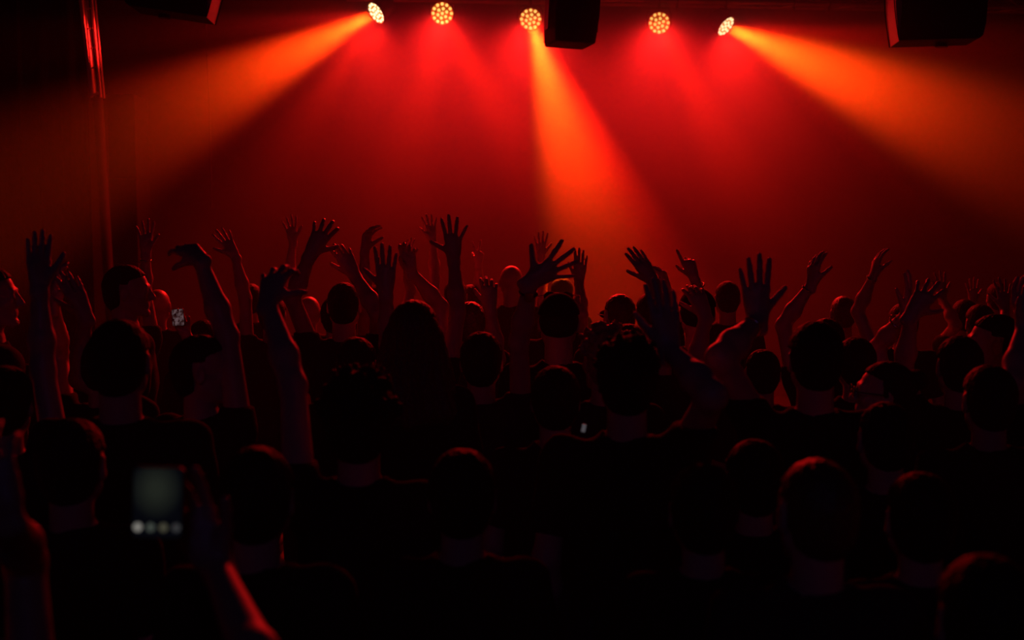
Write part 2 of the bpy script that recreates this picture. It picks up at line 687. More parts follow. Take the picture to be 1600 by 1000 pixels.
def person(label, px, top=None, d=5.0, H=None, yaw=0.0, head=(0, 0, 0), hair='short', hcol='dark', skin=0, shirt=0,
           arms=(), slim=1.0, group=None, extra=(), sleeves=True):
    """px: pixel column of the body, top: pixel row of the crown of the head (or H metres), d: depth;
    yaw: turn of the body in degrees (0 faces the stage); head: extra turn, nod, tilt"""
    if top is not None:
        P = at(px, top, d)
        H = P.z - 0.008
    P = at(px, 340 + (CAM_H - H) * FPX / d, d)
    X0, Y0 = P.x, P.y
    s = H / 1.76
    yr = math.radians(yaw)
    R = root('person', label, 'person', (X0, Y0, 0), yr, group)
    Ri = rotz(-yr)

    def loc(Pw):
        return Ri @ (Vector(Pw) - Vector((X0, Y0, 0)))

    def locd(v):
        return Ri @ Vector(v)

    b = slim * s
    # arms first (joint positions)
    A = []
    used = {}
    for a in arms:
        used[a['side']] = a
    for sd in ('L', 'R'):
        sg = -1 if sd == 'L' else 1
        a = used.get(sd)
        if a is None:
            S = Vector((sg * .172 * b, -.01, 1.43 * s))
            E = S + Vector((sg * .045, -.03, -.285 * s))
            W = E + Vector((sg * -.005, .075, -.25 * s))
            f = (Vector((0, .25, -1))).normalized()
            t = Vector((0, 1, .25)).normalized()
            nn = f.cross(t) if sd == 'R' else t.cross(f)
            A.append(dict(sd=sd, S=S, E=E, W=W, f=f, t=t, n=nn, pose='relaxed', sc=s, up=False))
            continue
        dd = d + a.get('dd', -0.05)
        Ww = at(a['w'][0], a['w'][1], dd)
        W = loc(Ww)
        S = Vector((sg * .160 * b, .0, 1.455 * s)) if W.z > 1.35 * s else Vector((sg * .172 * b, -.01, 1.43 * s))
        if 'e' in a:
            ed = d + (a['e'][2] if len(a['e']) > 2 else a.get('dd', -0.05))
            hint = loc(at(a['e'][0], a['e'][1], ed))
            # direct elbow if the lengths are plausible
        else:
            hint = (S + W) / 2 + Vector((sg * .12, .10, -.05))
        E, st = arm_solve(S, W, hint, .285 * s, .255 * s)
        if 'e' in a:
            ax_ = (W - S).normalized()
            cen = S + ax_ * (E - S).dot(ax_)
            rad = E - cen
            best = None
            for kk in range(72):
                e_ = cen + Matrix.Rotation(math.radians(5 * kk), 3, ax_) @ rad
                ew = rotz(yr) @ e_ + Vector((X0, Y0, 0)) - C0
                dep = ew.dot(CF)
                ex, ey = 800 + FPX * ew.dot(CR) / dep, 500 - FPX * ew.dot(CU) / dep
                want = a['e'][2] if len(a['e']) > 2 else .1
                cost = math.hypot(ex - a['e'][0], (ey - a['e'][1]) * .5) * d / FPX + .12 * abs((e_ - cen).dot(Ri @ Vector((0, 1, 0))) - want)
                if best is None or cost < best[0]:
                    best = (cost, e_)
            E = best[1]
        if st > 1.06:
            print('STRETCH %.2f' % st, label)
        dx, dy = a['tip'][0] - a['w'][0], a['tip'][1] - a['w'][1]
        f = (CR * dx - CU * dy).normalized()
        f = (f + CF * a.get('lean', 0.0)).normalized()
        side = CF.cross(f)
        # image-plane perpendicular: 'l' is counter-clockwise of the finger axis
        pl_ = f.cross(CF)
        pl_ = pl_.normalized()
        tt = pl_ if a.get('thumb', 'l') == 'l' else -pl_
        tt = Matrix.Rotation(math.radians(a.get('turn', 0)), 3, f) @ tt
        f, tt = locd(f), locd(tt)
        tt = (tt - f * tt.dot(f)).normalized()
        nn = f.cross(tt) if sd == 'R' else tt.cross(f)
        A.append(dict(sd=sd, S=S, E=E, W=W, f=f, t=tt, n=nn, pose=a.get('pose', 'open'), sc=s * a.get('sc', 1.0), up=True,
                      band=a.get('band')))

    m = SKINS[skin]
    parts = []
    hv = 0.0045 if d < 4.5 else (0.0055 if d < 7 else 0.0065)
    # --- trunk, legs, feet (coarse; covered by clothes)
    fd = Field((-.36, -.22, -.01), (.36, .30, 1.60 * s), .017)

    def trunk(fd, inf=0.0, legs=True, feet=True):
        i = inf
        fd.ell((0, .005, 1.27 * s), (.155 * b + i, .105 * b + i, .19 * s + i), .05)
        fd.cone((-.13 * b, 0, 1.405 * s), (.13 * b, 0, 1.405 * s), .058 * b + i, .058 * b + i, .06)
        fd.ell((0, .0, 1.06 * s), (.130 * b + i, .095 * b + i, .16 * s + i), .06)
        fd.ell((0, -.01, .93 * s), (.155 * b + i, .108 * b + i, .13 * s + i), .05)
        fd.cone((0, -.015, 1.40 * s), (0, .0, 1.50 * s), .062 * s + i * .6, .052 * s + i * .5, .05)
        if legs:
            for q in (-1, 1):
                fd.cone((q * .085 * b, 0, .90 * s), (q * .095, .01, .50 * s), .082 * b + i, .056 * b + i, .03)
                fd.cone((q * .095, .01, .50 * s), (q * .10, -.02, .09 * s), .054 * b + i, .038 * b + i, .02)
                if feet:
                    fd.cone((q * .10, -.03, .045), (q * .115, .15, .035), .036, .028, .02)

    trunk(fd)
    for a in A:
        q = a['S'] + (a['E'] - a['S']) * .45
        fd.cone(a['S'], q, .047 * b, .042 * b, .045)
    parts.append(raw(*fd.mesh(), m))
    # --- head and neck
    hy, hp, hr = [math.radians(q) for q in head]
    HR = Matrix.Rotation(hy, 3, 'Z') @ Matrix.Rotation(hp, 3, 'X') @ Matrix.Rotation(hr, 3, 'Y')
    HC = Vector((0, .012, 1.652 * s)) + Vector((-math.sin(hy) * math.sin(-hp), math.cos(hy) * math.sin(-hp), 0)) * .05
    hs = s ** 0.5

    def hp_(x, y, z):
        return HC + HR @ Vector((x * hs, y * hs, z * hs))

    RL = [list(r) for r in HR]
    fd = Field((HC.x - .17, HC.y - .17, 1.43 * s), (HC.x + .17, HC.y + .17, HC.z + .14), .0055 if d < 5.5 else .007)
    fd.cone((0, -.012, 1.40 * s), hp_(0, -.02, -.05), .058 * s, .054 * s, .02)
    fd.ell(hp_(0, -.012, .018), (.074 * hs, .094 * hs, .086 * hs), .02, RL)
    fd.ell(hp_(0, .022, -.035), (.058 * hs, .068 * hs, .074 * hs), .03, RL)
    for q in (-1, 1):
        fd.cone(hp_(q * .050, .0, -.058), hp_(q * .016, .072, -.100), .018, .017, .02)
        fd.ell(hp_(q * .036, .062, -.028), (.020, .020, .018), .018, RL)
        fd.ell(hp_(q * .031, .093, -.002), (.015, .012, .011), .008, RL, sub=True)
        fd.ell(hp_(q * .031, .078, -.003), (.0125, .0125, .0125), .003, RL)
        fd.ell(hp_(q * .076, -.008, -.012), (.010, .019, .032), .006, RL)
        fd.ell(hp_(q * .083, -.002, -.008), (.005, .010, .018), .004, RL, sub=True)
    fd.cone(hp_(-.034, .079, .020), hp_(.034, .079, .020), .010, .010, .012)
    fd.cone(hp_(0, .088, .008), hp_(0, .108, -.030), .007, .0115, .010)
    fd.ell(hp_(0, .097, -.034), (.017, .012, .009), .006, RL)
    fd.cone(hp_(-.018, .084, -.060), hp_(.018, .084, -.060), .0065, .0065, .008)
    fd.cone(hp_(-.016, .083, -.071), hp_(.016, .083, -.071), .0070, .0070, .008)
    fd.ell(hp_(0, .078, -.100), (.020, .016, .014), .016, RL)
    parts.append(raw(*fd.mesh(), m))
    # --- arms and hands
    for a in A:
        S, E, W = a['S'], a['E'], a['W']
        up0 = S + (E - S) * .30
        ends = [up0, E, W, W + a['f'] * .20 * a['sc'], W + a['t'] * .10, W - a['t'] * .07, W - a['n'] * .09]
        lo = [min(p[i] for p in ends) - .06 for i in range(3)]
        hi = [max(p[i] for p in ends) + .06 for i in range(3)]
        h_ = hv if a['up'] else 0.009
        fd = Field(lo, hi, h_)
        q = a['sc']
        fd.cone(up0, E, .043 * b, .037 * b, .02)
        dF = (W - E)
        fd.cone(E, E + dF * .35, .038 * b, .041 * b, .02)
        fd.cone(E + dF * .35, W - dF.normalized() * .02, .041 * b, .0245 * q, .02)
        # flattened wrist
        # hand in its own field box
        hl_ = [W, W + a['f'] * .20 * q, W + a['t'] * .10 * q, W - a['t'] * .06 * q, W - a['n'] * .10 * q, W + a['n'] * .03,
               W + a['f'] * .14 * q + a['t'] * .10 * q, W + a['f'] * .14 * q - a['t'] * .10 * q, W - a['f'] * .04]
        sl = fd._sub([min(p[i] for p in hl_) for i in range(3)], [max(p[i] for p in hl_) for i in range(3)], .02)
        sub = Field.__new__(Field)
        sub.h = fd.h
        sub.ax = [fd.ax[i][sl[i]] for i in range(3)]
        sub.lo = np.array([sub.ax[i][0] for i in range(3)])
        sub.n = np.array([len(x) for x in sub.ax])
        sub.F = fd.F[sl]
        G = hand_into(sub, W, a['f'], a['t'], a['n'], a['pose'], q)
        fd.F[sl] = Field.smin(fd.F[sl], G, .016 * q)
        parts.append(raw(*fd.mesh(), m))
        if a.get('band'):
            kind, off = a['band']
            mb = MB()
            ax = dF.normalized()
            c = W - ax * off
            pts = []
            upv = ax.orthogonal().normalized()
            qv = ax.cross(upv)
            rr = .0265 * q + .004 + (.012 * off / .06 if off > .05 else 0)
            for z in range(17):
                t_ = 2 * math.pi * z / 16
                pts.append(c + (upv * math.cos(t_) + qv * math.sin(t_)) * rr)
            mb.tube(pts, .006 if kind == 'wristwatch' else .004, 8, False)
            wo = mb.build(kind, M['strap'] if kind == 'wristwatch' else M['steel'], R)
            if kind == 'wristwatch':
                mb = MB()
                nv = a['n'] - ax * a['n'].dot(ax)
                nv.normalize()
                mb.tube([c + nv * (rr - .002), c + nv * (rr + .009)], .018, 20)
                mb.build('watch_case', M['steel'], wo)
    link('body', union(parts, m), R)
    # --- clothes
    cl = SHIRTS[shirt]
    fd = Field((-.40, -.24, .80 * s), (.40, .26, 1.53 * s), .0115 if d < 5 else .014)
    trunk(fd, .013, legs=False)
    for a in A:
        q = a['S'] + (a['E'] - a['S']) * (.62 if sleeves else .18)
        fd.cone(a['S'], q, .060 * b, .056 * b, .035)
    # hem and neckline are cut open
    Z = fd.ax[2][None, None, :]
    fd.F = np.maximum(fd.F, (.86 * s - Z))
    cc = np.array((0, -.005, 1.525 * s))
    fd.ell(cc, (.075 * s, .075 * s, .055 * s), .01, sub=True)
    X, Y, Z = fd._pts((slice(None),) * 3)
    fd.F += (.004 * np.sin(X * 38 + Z * 21) * np.sin(Y * 33 + Z * 26)).astype(np.float32)
    to_mesh(fd, 'shirt', cl, R)
    fd = Field((-.28, -.2, .05), (.28, .22, 1.06 * s), .017)
    trunk(fd, .014, legs=True, feet=False)
    Z = fd.ax[2][None, None, :]
    fd.F = np.maximum(fd.F, np.maximum(.085 - Z, Z - 1.0 * s))
    to_mesh(fd, 'trousers', M['denim'], R)
    for q in (-1, 1):
        fd = Field((q * .11 - .08, -.12, -.02), (q * .11 + .08, .23, .17), .0115)
        fd.cone((q * .10, -.035, .050), (q * .116, .155, .040), .046, .037, .02)
        fd.cone((q * .10, -.02, .08), (q * .10, -.02, .11), .046, .048, .02)
        Z = fd.ax[2][None, None, :]
        fd.F = np.maximum(fd.F, .001 - Z)
        to_mesh(fd, 'shoe', M['shoe'], R)
    # --- hair
    hm = HAIRS[hcol]
    rnd = random.Random(sum(map(ord, label)))
    if hair in ('short', 'tousled', 'long', 'bun', 'crop', 'curly'):
        th = {'short': .010, 'crop': .005, 'tousled': .014, 'long': .014, 'bun': .010, 'curly': .022}[hair]
        ext = .48 if hair == 'long' else .06
        fd = Field((HC.x - .24, HC.y - .24, HC.z - (.14 + ext)), (HC.x + .24, HC.y + .20, HC.z + .17),
                   .0065 if d < 5.5 else .008)
        fd.ell(hp_(0, -.016, .020), ((.074 + th) * hs, (.092 + th) * hs, (.086 + th) * hs), .01, RL)
        fd.ell(hp_(0, -.045, -.03), ((.062 + th * .6) * hs, (.055 + th) * hs, (.062 + th) * hs), .02, RL)
        X, Y, Z = fd._pts((slice(None),) * 3)
        Hi = HR.transposed()
        lx = Hi[0][0] * (X - HC.x) + Hi[0][1] * (Y - HC.y) + Hi[0][2] * (Z - HC.z)
        ly = Hi[1][0] * (X - HC.x) + Hi[1][1] * (Y - HC.y) + Hi[1][2] * (Z - HC.z)
        lz = Hi[2][0] * (X - HC.x) + Hi[2][1] * (Y - HC.y) + Hi[2][2] * (Z - HC.z)
        # hairline: the face stays free
        face = np.minimum(ly - .012, .048 - lz + (ly - .012) * .35)
        ear = np.minimum(.03 - lz, ly + .030)
        if hair in ('long', 'bun'):
            ear = np.minimum(ear, ly - .01)
        fd.F = np.maximum(fd.F, np.minimum(np.maximum(face, ear), .03))
        if hair == 'long':
            L_ = [((-.075, -.03, .0), (-.135, -.05, -.26)), ((.075, -.03, .0), (.135, -.05, -.26)),
                  ((-.04, -.075, .0), (-.055, -.095, -.27)), ((.04, -.075, .0), (.055, -.095, -.27)),
                  ((0, -.085, .0), (0, -.105, -.29)), ((-.068, -.055, .0), (-.11, -.078, -.27)), ((.068, -.055, .0), (.11, -.078, -.27))]
            for a_, b_ in L_:
                e = HC + Vector((b_[0], b_[1], b_[2]))
                fd.cone(hp_(*a_), e, .028, .034, .02)
        if hair == 'bun':
            fd.ell(hp_(0, -.115, .055), (.038, .036, .036), .01, RL)
        if hair in ('tousled', 'curly'):
            nT = 70 if hair == 'tousled' else 110
            for z in range(nT):
                u = rnd.uniform(-math.pi, math.pi)
                v = rnd.uniform(-.1, 1.3)
                dx_, dy_, dz_ = math.cos(v) * math.cos(u), math.cos(v) * math.sin(u), math.sin(v)
                if dy_ > .35 and dz_ < .5:
                    continue
                p = Vector((dx_ * (.074 + th), dy_ * (.092 + th) - .016, dz_ * (.086 + th) + .02))
                j = Vector((rnd.uniform(-1, 1), rnd.uniform(-1, 1), rnd.uniform(-.3, 1))) * .012
                q = p * 1.06 + j
                fd.cone(hp_(*p), hp_(*q), .010, .004 if hair == 'tousled' else .009, .006)
        ang = np.arctan2(lx, ly + .02)
        if hair == 'long':
            fd.F += (.0028 * np.sin(ang * 34 + 3 * np.sin(lz * 14))).astype(np.float32)
        else:
            fd.F += (.0018 * np.sin(ang * 26 + lz * 60) + .0012 * np.sin(lx * 190) * np.sin(ly * 170)).astype(np.float32)
        to_mesh(fd, 'hair', hm, R)
    elif hair == 'cap':
        fd = Field((HC.x - .22, HC.y - .26, HC.z - .10), (HC.x + .22, HC.y + .26, HC.z + .16), .007)
        fd.ell(hp_(0, -.014, .024), (.086 * hs, .106 * hs, .093 * hs), .01, RL)
        X, Y, Z = fd._pts((slice(None),) * 3)
        Hi = HR.transposed()
        ly = Hi[1][0] * (X - HC.x) + Hi[1][1] * (Y - HC.y) + Hi[1][2] * (Z - HC.z)
        lz = Hi[2][0] * (X - HC.x) + Hi[2][1] * (Y - HC.y) + Hi[2][2] * (Z - HC.z)
        fd.F = np.maximum(fd.F, .030 - lz)
        fd.ell(hp_(0, .105, .036), (.066, .075, .006), .006, RL)
        to_mesh(fd, 'cap', SHIRTS[0], R)
        fd = Field((HC.x - .15, HC.y - .15, HC.z - .12), (HC.x + .15, HC.y + .12, HC.z + .1), .008)
        fd.ell(hp_(0, -.016, .010), (.080 * hs, .098 * hs, .088 * hs), .01, RL)
        X, Y, Z = fd._pts((slice(None),) * 3)
        ly = Hi[1][0] * (X - HC.x) + Hi[1][1] * (Y - HC.y) + Hi[1][2] * (Z - HC.z)
        lz = Hi[2][0] * (X - HC.x) + Hi[2][1] * (Y - HC.y) + Hi[2][2] * (Z - HC.z)
        fd.F = np.maximum(fd.F, np.maximum(lz - .035, ly + .01))
        to_mesh(fd, 'hair', hm, R)
    if 'glasses' in extra or 'sunglasses' in extra:
        on_top = 'sunglasses' in extra
        zz, yy = (.098, .030) if on_top else (-.002, .108)
        mb = MB()
        for q in (-1, 1):
            pts = [hp_(q * .033 + .025 * math.cos(t), yy, zz + .019 * math.sin(t)) for t in [2 * math.pi * k / 20 for k in range(21)]]
            mb.tube(pts, .0018, 6, False)
            mb.tube([hp_(q * .058, yy, zz + .006), hp_(q * .084, yy - .03, zz + .004), hp_(q * .084, yy - .11, zz - (.03 if on_top else -.002))], .0018, 6)
        mb.tube([hp_(-.009, yy, zz + .004), hp_(.009, yy, zz + .004)], .0018, 6)
        g = mb.build('sunglasses' if on_top else 'glasses', M['black'], R)
        for q in (-1, 1):
            mb = MB()
            cen = hp_(q * .033, yy, zz)
            ring = [hp_(q * .033 + .024 * math.cos(t), yy, zz + .018 * math.sin(t)) for t in [2 * math.pi * k / 20 for k in range(20)]]
            back = [hp_(q * .033 + .024 * math.cos(t), yy - .002, zz + .018 * math.sin(t)) for t in [2 * math.pi * k / 20 for k in range(20)]]
            mb.add(ring + back, [tuple(range(20)), tuple(range(20, 40))[::-1]] + [(i, i + 20, (i + 1) % 20 + 20, (i + 1) % 20) for i in range(20)])
            mb.build('lens', M['glassy'], g)
    PEOPLE.append((label, X0, Y0, s))
    return R


def arm(side, w, tip, thumb='l', pose='open', **k):
    return dict(side=side, w=w, tip=tip, thumb=thumb, pose=pose, **k)


# ------------------------------------------------------------------ hanging gear
TA, TB = at(540, -10, 12.3), at(1660, 15, 13.1)
TA.z = TB.z = (TA.z + TB.z) / 2
tdir = (TB - TA).normalized()
tback = Vector((-tdir.y, tdir.x, 0))
TW = 0.24


def chord_at(px):
    """point of the front lower chord under pixel column px"""
    lo, hi = 0.0, 1.0
    for _ in range(40):
        mid = (lo + hi) / 2
        p = TA + (TB - TA) * mid
        r = p - C0
        x = 800 + FPX * r.dot(CR) / r.dot(CF)
        if x < px:
            lo = mid
        else:
            hi = mid
    return TA + (TB - TA) * lo


tr = root('lighting_truss', 'long horizontal aluminium box truss carrying the five round stage lamps', 'truss', TA)
def rel(p):
    return Vector(p) - TA
offs = [Vector((0, 0, 0)), tback * TW, Vector((0, 0, TW)), tback * TW + Vector((0, 0, TW))]
for o_ in offs:
    mb = MB()
    mb.tube([rel(TA + o_), rel(TB + o_)], .024, 12)
    mb.build('chord', M['metal'], tr)
Lt = (TB - TA).length
nb = int(Lt / .30)
for (a, b) in ((0, 1), (0, 2), (1, 3), (2, 3)):
    mb = MB()
    for i in range(nb):
        p = TA + tdir * (i * Lt / nb) + (offs[a] if i % 2 == 0 else offs[b])
        q = TA + tdir * ((i + 1) * Lt / nb) + (offs[b] if i % 2 == 0 else offs[a])
        mb.tube([rel(p), rel(q)], .009, 6)
    mb.build('lattice', M['metal'], tr)
for t in (.12, .5, .88):
    mb = MB()
    p = TA + (TB - TA) * t + tback * TW / 2 + Vector((0, 0, TW - .02))
    mb.tube([rel(p), rel(Vector((p.x, p.y, ZC + .01)))], .012, 8)
    mb.build('hanging_rod', M['steel'], tr)

M['led'] = mat('led_lens', (0.9, 0.8, 0.6), 0.3, 0.5, emit=(1.0, 0.55, 0.12), estr=2.4)
M['front'] = mat('lamp_front_glass', (0.5, 0.25, 0.1), 0.3, 0.5, emit=(1.0, 0.10, 0.004), estr=.45)  # weak emission puts the orange bloom between the lenses into the plate
M['front_hot'] = mat('lamp_front_glass_bright', (0.5, 0.25, 0.1), 0.3, 0.5, emit=(1.0, 0.36, 0.05), estr=.75)  # stronger plate emission for the bloom over the two tilted lamps
M['led_hot'] = mat('led_lens_bright', (0.9, 0.8, 0.6), 0.3, 0.5, emit=(1.0, 0.80, 0.42), estr=3.0)
LL = ['first round stage lamp from the ladder tower, its face turned toward the dark drape',
      'round red stage lamp between the leftmost lamp and the hanging loudspeaker over the crowd',
      'round red stage lamp close beside the hanging loudspeaker with the straight down beam',
      'round red stage lamp just past the middle loudspeaker, aimed at the crowd',
      'round red stage lamp at the truss end, tilted sideways with a strong beam']
for i, L in enumerate(LAMPS):
    P, dr = L['P'], L['dir']
    o = root('stage_lamp', LL[i], 'stage lamp', P, 0, 'round red stage lamps under the truss')
    zq = dr.to_track_quat('Z', 'Y').to_matrix()      # local z along the beam

    def lp(x, y, z):
        return zq @ Vector((x, y, z))
    hot = L['glow'] > 1.2
    mb = MB()
    prof = [(-.20, .055), (-.19, .085), (-.15, .10), (-.02, .116), (.012, .120), (.012, .112), (-.004, .112)]
    n = 32
    vs = [lp(r * math.cos(2 * math.pi * k / n), r * math.sin(2 * math.pi * k / n), z) for z, r in prof for k in range(n)]
    fs = [(a * n + k, a * n + (k + 1) % n, (a + 1) * n + (k + 1) % n, (a + 1) * n + k) for a in range(len(prof) - 1) for k in range(n)]
    fs.append(tuple(range(n))[::-1])
    mb.add(vs, fs, True)
    mb.build('housing', M['black'], o)
    mb = MB()
    mb.tube([lp(0, 0, -.012), lp(0, 0, -.002)], .113, 32)
    mb.build('front_plate', M['front_hot'] if hot else M['front'], o)
    spots = [(0, 0)] + [(.046 * math.cos(2 * math.pi * k / 6 + .3), .046 * math.sin(2 * math.pi * k / 6 + .3)) for k in range(6)] + \
            [(.091 * math.cos(2 * math.pi * k / 12), .091 * math.sin(2 * math.pi * k / 12)) for k in range(12)]
    for (x, y) in spots:
        mb = MB()
        mb.tube([lp(x, y, -.003), lp(x, y, .003), lp(x, y, .006)], [.0155, .0155, .009], 14)
        mb.build('led_lens', M['led_hot'] if hot else M['led'], o)
    # yoke from the housing up to a clamp round the chord
    px = L['p'][0]
    ch = chord_at(px)
    hook = ch - P
    sx = dr.cross(Vector((0, 0, 1))).normalized()
    piv = dr * -.09
    mb = MB()
    topc = Vector((hook.x, hook.y, hook.z - .075))
    for q in (-1, 1):
        a_ = piv + sx * q * .125
        mb.tube([a_ - Vector((0, 0, .02)), a_ + Vector((0, 0, .06)), topc + sx * q * .10, topc], [.009, .009, .009, .009], 8)
    mb.build('yoke', M['black'], o)
    mb = MB()
    mb.tube([topc - Vector((0, 0, .01)), topc + Vector((0, 0, .05))], .016, 10)
    ring = [hook + (Vector((0, 0, 1)) * math.cos(t) + tback * math.sin(t)) * .031 for t in [2 * math.pi * k / 20 for k in range(21)]]
    mb.tube(ring, .008, 8, False)
    mb.build('clamp', M['black'], o)

for i, (px, lab) in enumerate([(1058, 'empty black truss clamp above the lamp just past the middle loudspeaker'),
                 (1240, 'empty truss clamp, the nearer to the tilted end lamp of the pair on the truss'),
                 (1296, 'empty truss clamp, the nearer to the hanging loudspeaker with the curved grille beyond the lamps')]):
    ch = chord_at(px)
    o = root('truss_clamp', lab, 'clamp', ch, 0, 'empty clamps on the truss')
    mb = MB()
    ring = [(Vector((0, 0, 1)) * math.cos(t) + tback * math.sin(t)) * .031 for t in [2 * math.pi * k / 20 for k in range(21)]]
    mb.tube(ring, .008, 8, False)
    mb.tube([(0, 0, -.03), (0, 0, -.075)], .012, 10)
    mb.build('clamp_ring', M['black'], o)
    mb = MB()
    mb.tube([(-.02, 0, -.078), (0, 0, -.10), (.022, 0, -.082)], .007, 8)
    mb.build('wing_bolt', M['steel'], o)


def side_speaker(label, C, wid, hgt, face, yaw, tiltdeg, bulge):
    """loudspeaker hung so that its curved grille points along +x (face=1) or -x; C is the lower front corner"""
    o = root('hanging_loudspeaker', label, 'loudspeaker', C, yaw)
    R_ = Matrix.Rotation(math.radians(tiltdeg), 3, 'Y')
    fx = face
    def pr(poly):
        return [(x * fx, z) for x, z in poly]
    n = 14
    # side outline: straight front, tapered back with rounded lower corner
    body = [(0, 0), (0, hgt)] + [(-wid * .80, hgt), (-wid * .93, hgt * .95), (-wid, hgt * .80), (-wid, hgt * .16), (-wid * .975, hgt * .06), (-wid * .93, hgt * .035)]
    mb = MB()
    mb.prism(pr(body) if fx < 0 else pr(body)[::-1], -.18, .18, R_)
    mb.build('cabinet', M['cab'], o, bevel=.006)
    arc = [(bulge * math.sin(math.pi * k / n), hgt * k / n) for k in range(n + 1)]
    inner = [(0.002 + bulge * .0 , hgt * k / n) for k in range(n, -1, -1)]
    mb = MB()
    poly = pr(arc + inner[1:-1])
    mb.prism(poly if fx < 0 else poly[::-1], -.175, .175, R_)
    mb.build('grille', M['grille'], o)
    mb = MB()
    arc2 = [((bulge + .007) * math.sin(math.pi * k / n) + .003, hgt * k / n) for k in range(n + 1)]
    for y in (-.18, .18):
        mb.tube([R_ @ Vector((x * fx, y, z)) for x, z in arc2], .004, 6)
    mb.build('grille_frame', M['cab'], o)
    mb = MB()
    mb.tube([R_ @ Vector((-wid * .56 * fx, 0, .03 * 0 + .012)), R_ @ Vector((-wid * .56 * fx, 0, -.012))], .045, 20)
    mb.build('pole_socket', M['black'], o)
    mb = MB()
    for q in (-.2, .2):
        top_ = ZC - C.z + .01
        mb.tube([R_ @ Vector((-wid * .5 * fx, q, hgt * .45)), R_ @ Vector((-wid * .5 * fx, q, hgt + .06)),], .012, 8)
    a_, b_ = R_ @ Vector((-wid * .5 * fx, -.2, hgt + .06)), R_ @ Vector((-wid * .5 * fx, .2, hgt + .06))
    mb.tube([a_, b_], .012, 8)
    mid = (a_ + b_) / 2
    mb.tube([mid, Vector((mid.x, mid.y, top_))], .018, 10)
    mb.build('bracket', M['black'], o)
    return o


side_speaker('black loudspeaker hanging beside the ladder tower, grille edge glowing red', at(329, 33, 8.6), .57, .80, 1, math.radians(4), 5.0, .05)
side_speaker('black loudspeaker hanging past the end of the lamp row, curved grille toward the stage middle', at(1398, 69, 8.6), .57, .85, -1, math.radians(-7), 2.5, .055)

Cc = at(890, 71, 8.8)
o = root('hanging_loudspeaker', 'black boxy loudspeaker hanging between the round lamps over the middle', 'loudspeaker', Cc, math.radians(12))
Rt = Matrix.Rotation(math.radians(2.6), 3, 'Y')
mb = MB()
mb.prism([(-.148, 0), (.148, 0), (.170, .20), (.176, .75), (-.160, .75), (-.158, .20)], -.17, .17, Rt)
mb.build('cabinet', M['cab'], o, bevel=.014)
mb = MB()
mb.prism([(-.15, .03), (.15, .03), (.168, .2), (.17, .72), (-.155, .72), (-.154, .2)], .172, .185, Rt)
mb.build('grille', M['grille'], o)
mb = MB()
for q in (-1, 1):
    x0 = q * .178 + .006
    mb.box((x0 - .008, -.05, .10), (x0 + .008, .05, .82), R=Rt)
mb.box((-.180, -.05, .81), (.192, .05, .825), R=Rt)
tp = Rt @ Vector((.0, 0, .82))
mb.tube([tp, (tp.x, tp.y, ZC - Cc.z + .01)], .018, 10)
mb.build('bracket', M['black'], o)

# --- ladder tower by the drape
D = 11.6
pb = at(150, 152, D)
ptop = at(136, 0, D)
ax = (ptop - pb).normalized()
Ht = (ZC - pb.z) / ax.z
o = root('ladder_tower', 'slim metal ladder tower glowing red beside the black stage drape', 'tower', (at(163, 300, D).x, pb.y, 0))
base = Vector(o.location)
sidev = Vector((1, 0, 0))
depthv = Vector((0, 1, 0))
def q_(p):
    return Vector(p) - base
mb = MB()
l0 = pb - sidev * .036
for dy in (0.0, .10):
    mb.tube([q_(l0 + depthv * dy), q_(l0 + depthv * dy + ax * Ht)], .017, 8)
mb.box((-.017, 0, 0), (.012, .10, Ht), R=Matrix.Rotation(math.atan2(ax.x, ax.z), 3, 'Y'), o=q_(l0))
mb.build('rail', M['ladder'], o)
mb = MB()
r0 = pb + sidev * .044
mb.tube([q_(r0), q_(r0 + ax * Ht)], .014, 8)
mb.tube([q_(r0 + depthv * .1), q_(r0 + depthv * .1 + ax * Ht)], .010, 8)
mb.build('rail', M['ladder'], o)
k = 0
z = 0.02
while z < Ht - .05:
    mb = MB()
    mb.tube([q_(l0 + ax * z - depthv * .0), q_(r0 + ax * (z + .02))], .006 if k else .014, 8)
    mb.build('rung', M['ladder'], o)
    z += .255 if k == 0 else .187
    k += 1
mb = MB()
foot = Vector((base.x + .045, base.y, 0))
mb.tube([q_(foot), q_(pb + Vector((0, .04, .03)))], .05, 12)
mb.build('post', M['post'], o)
mb = MB()
mb.box((foot.x - base.x - .25, -.25, 0), (foot.x - base.x + .25, .25, .02))
mb.build('base_plate', M['post'], o)

# --- dark cabinet stack between the tower and the stage
s0, s1 = at(162, 146, 11.9), at(205, 146, 11.9)
o = root('loudspeaker_stack', 'tall dark loudspeaker stack standing beside the ladder tower', 'loudspeaker', ((s0.x + s1.x) / 2 + .02, s0.y + .25, 0))
hh = s0.z
hwid = (s1.x - s0.x) / 2
for i in range(4):
    z0, z1 = hh * i / 4, hh * (i + 1) / 4
    mb = MB()
    mb.box((-hwid, -.22, z0 + .003), (hwid, .22, z1 - .003))
    mb.build('cabinet', M['stack'], o, bevel=.008)

# --- cable hanging from the roof
c0 = at(322, 60, 12.4)
mb = MB()
mb.tube([(0, 0, ZC - .0 - .6), (0.0, 0, 3.2), (0.02, 0, 2.6), (.02, 0, 1.6)], .006, 6)
cb = mb.build('hanging_cable', M['cable'], None)
cb.location = (c0.x, c0.y, .6)
cb['label'] = 'thin cable hanging down against the back wall beside the leftmost beam'
cb['category'] = 'cable'


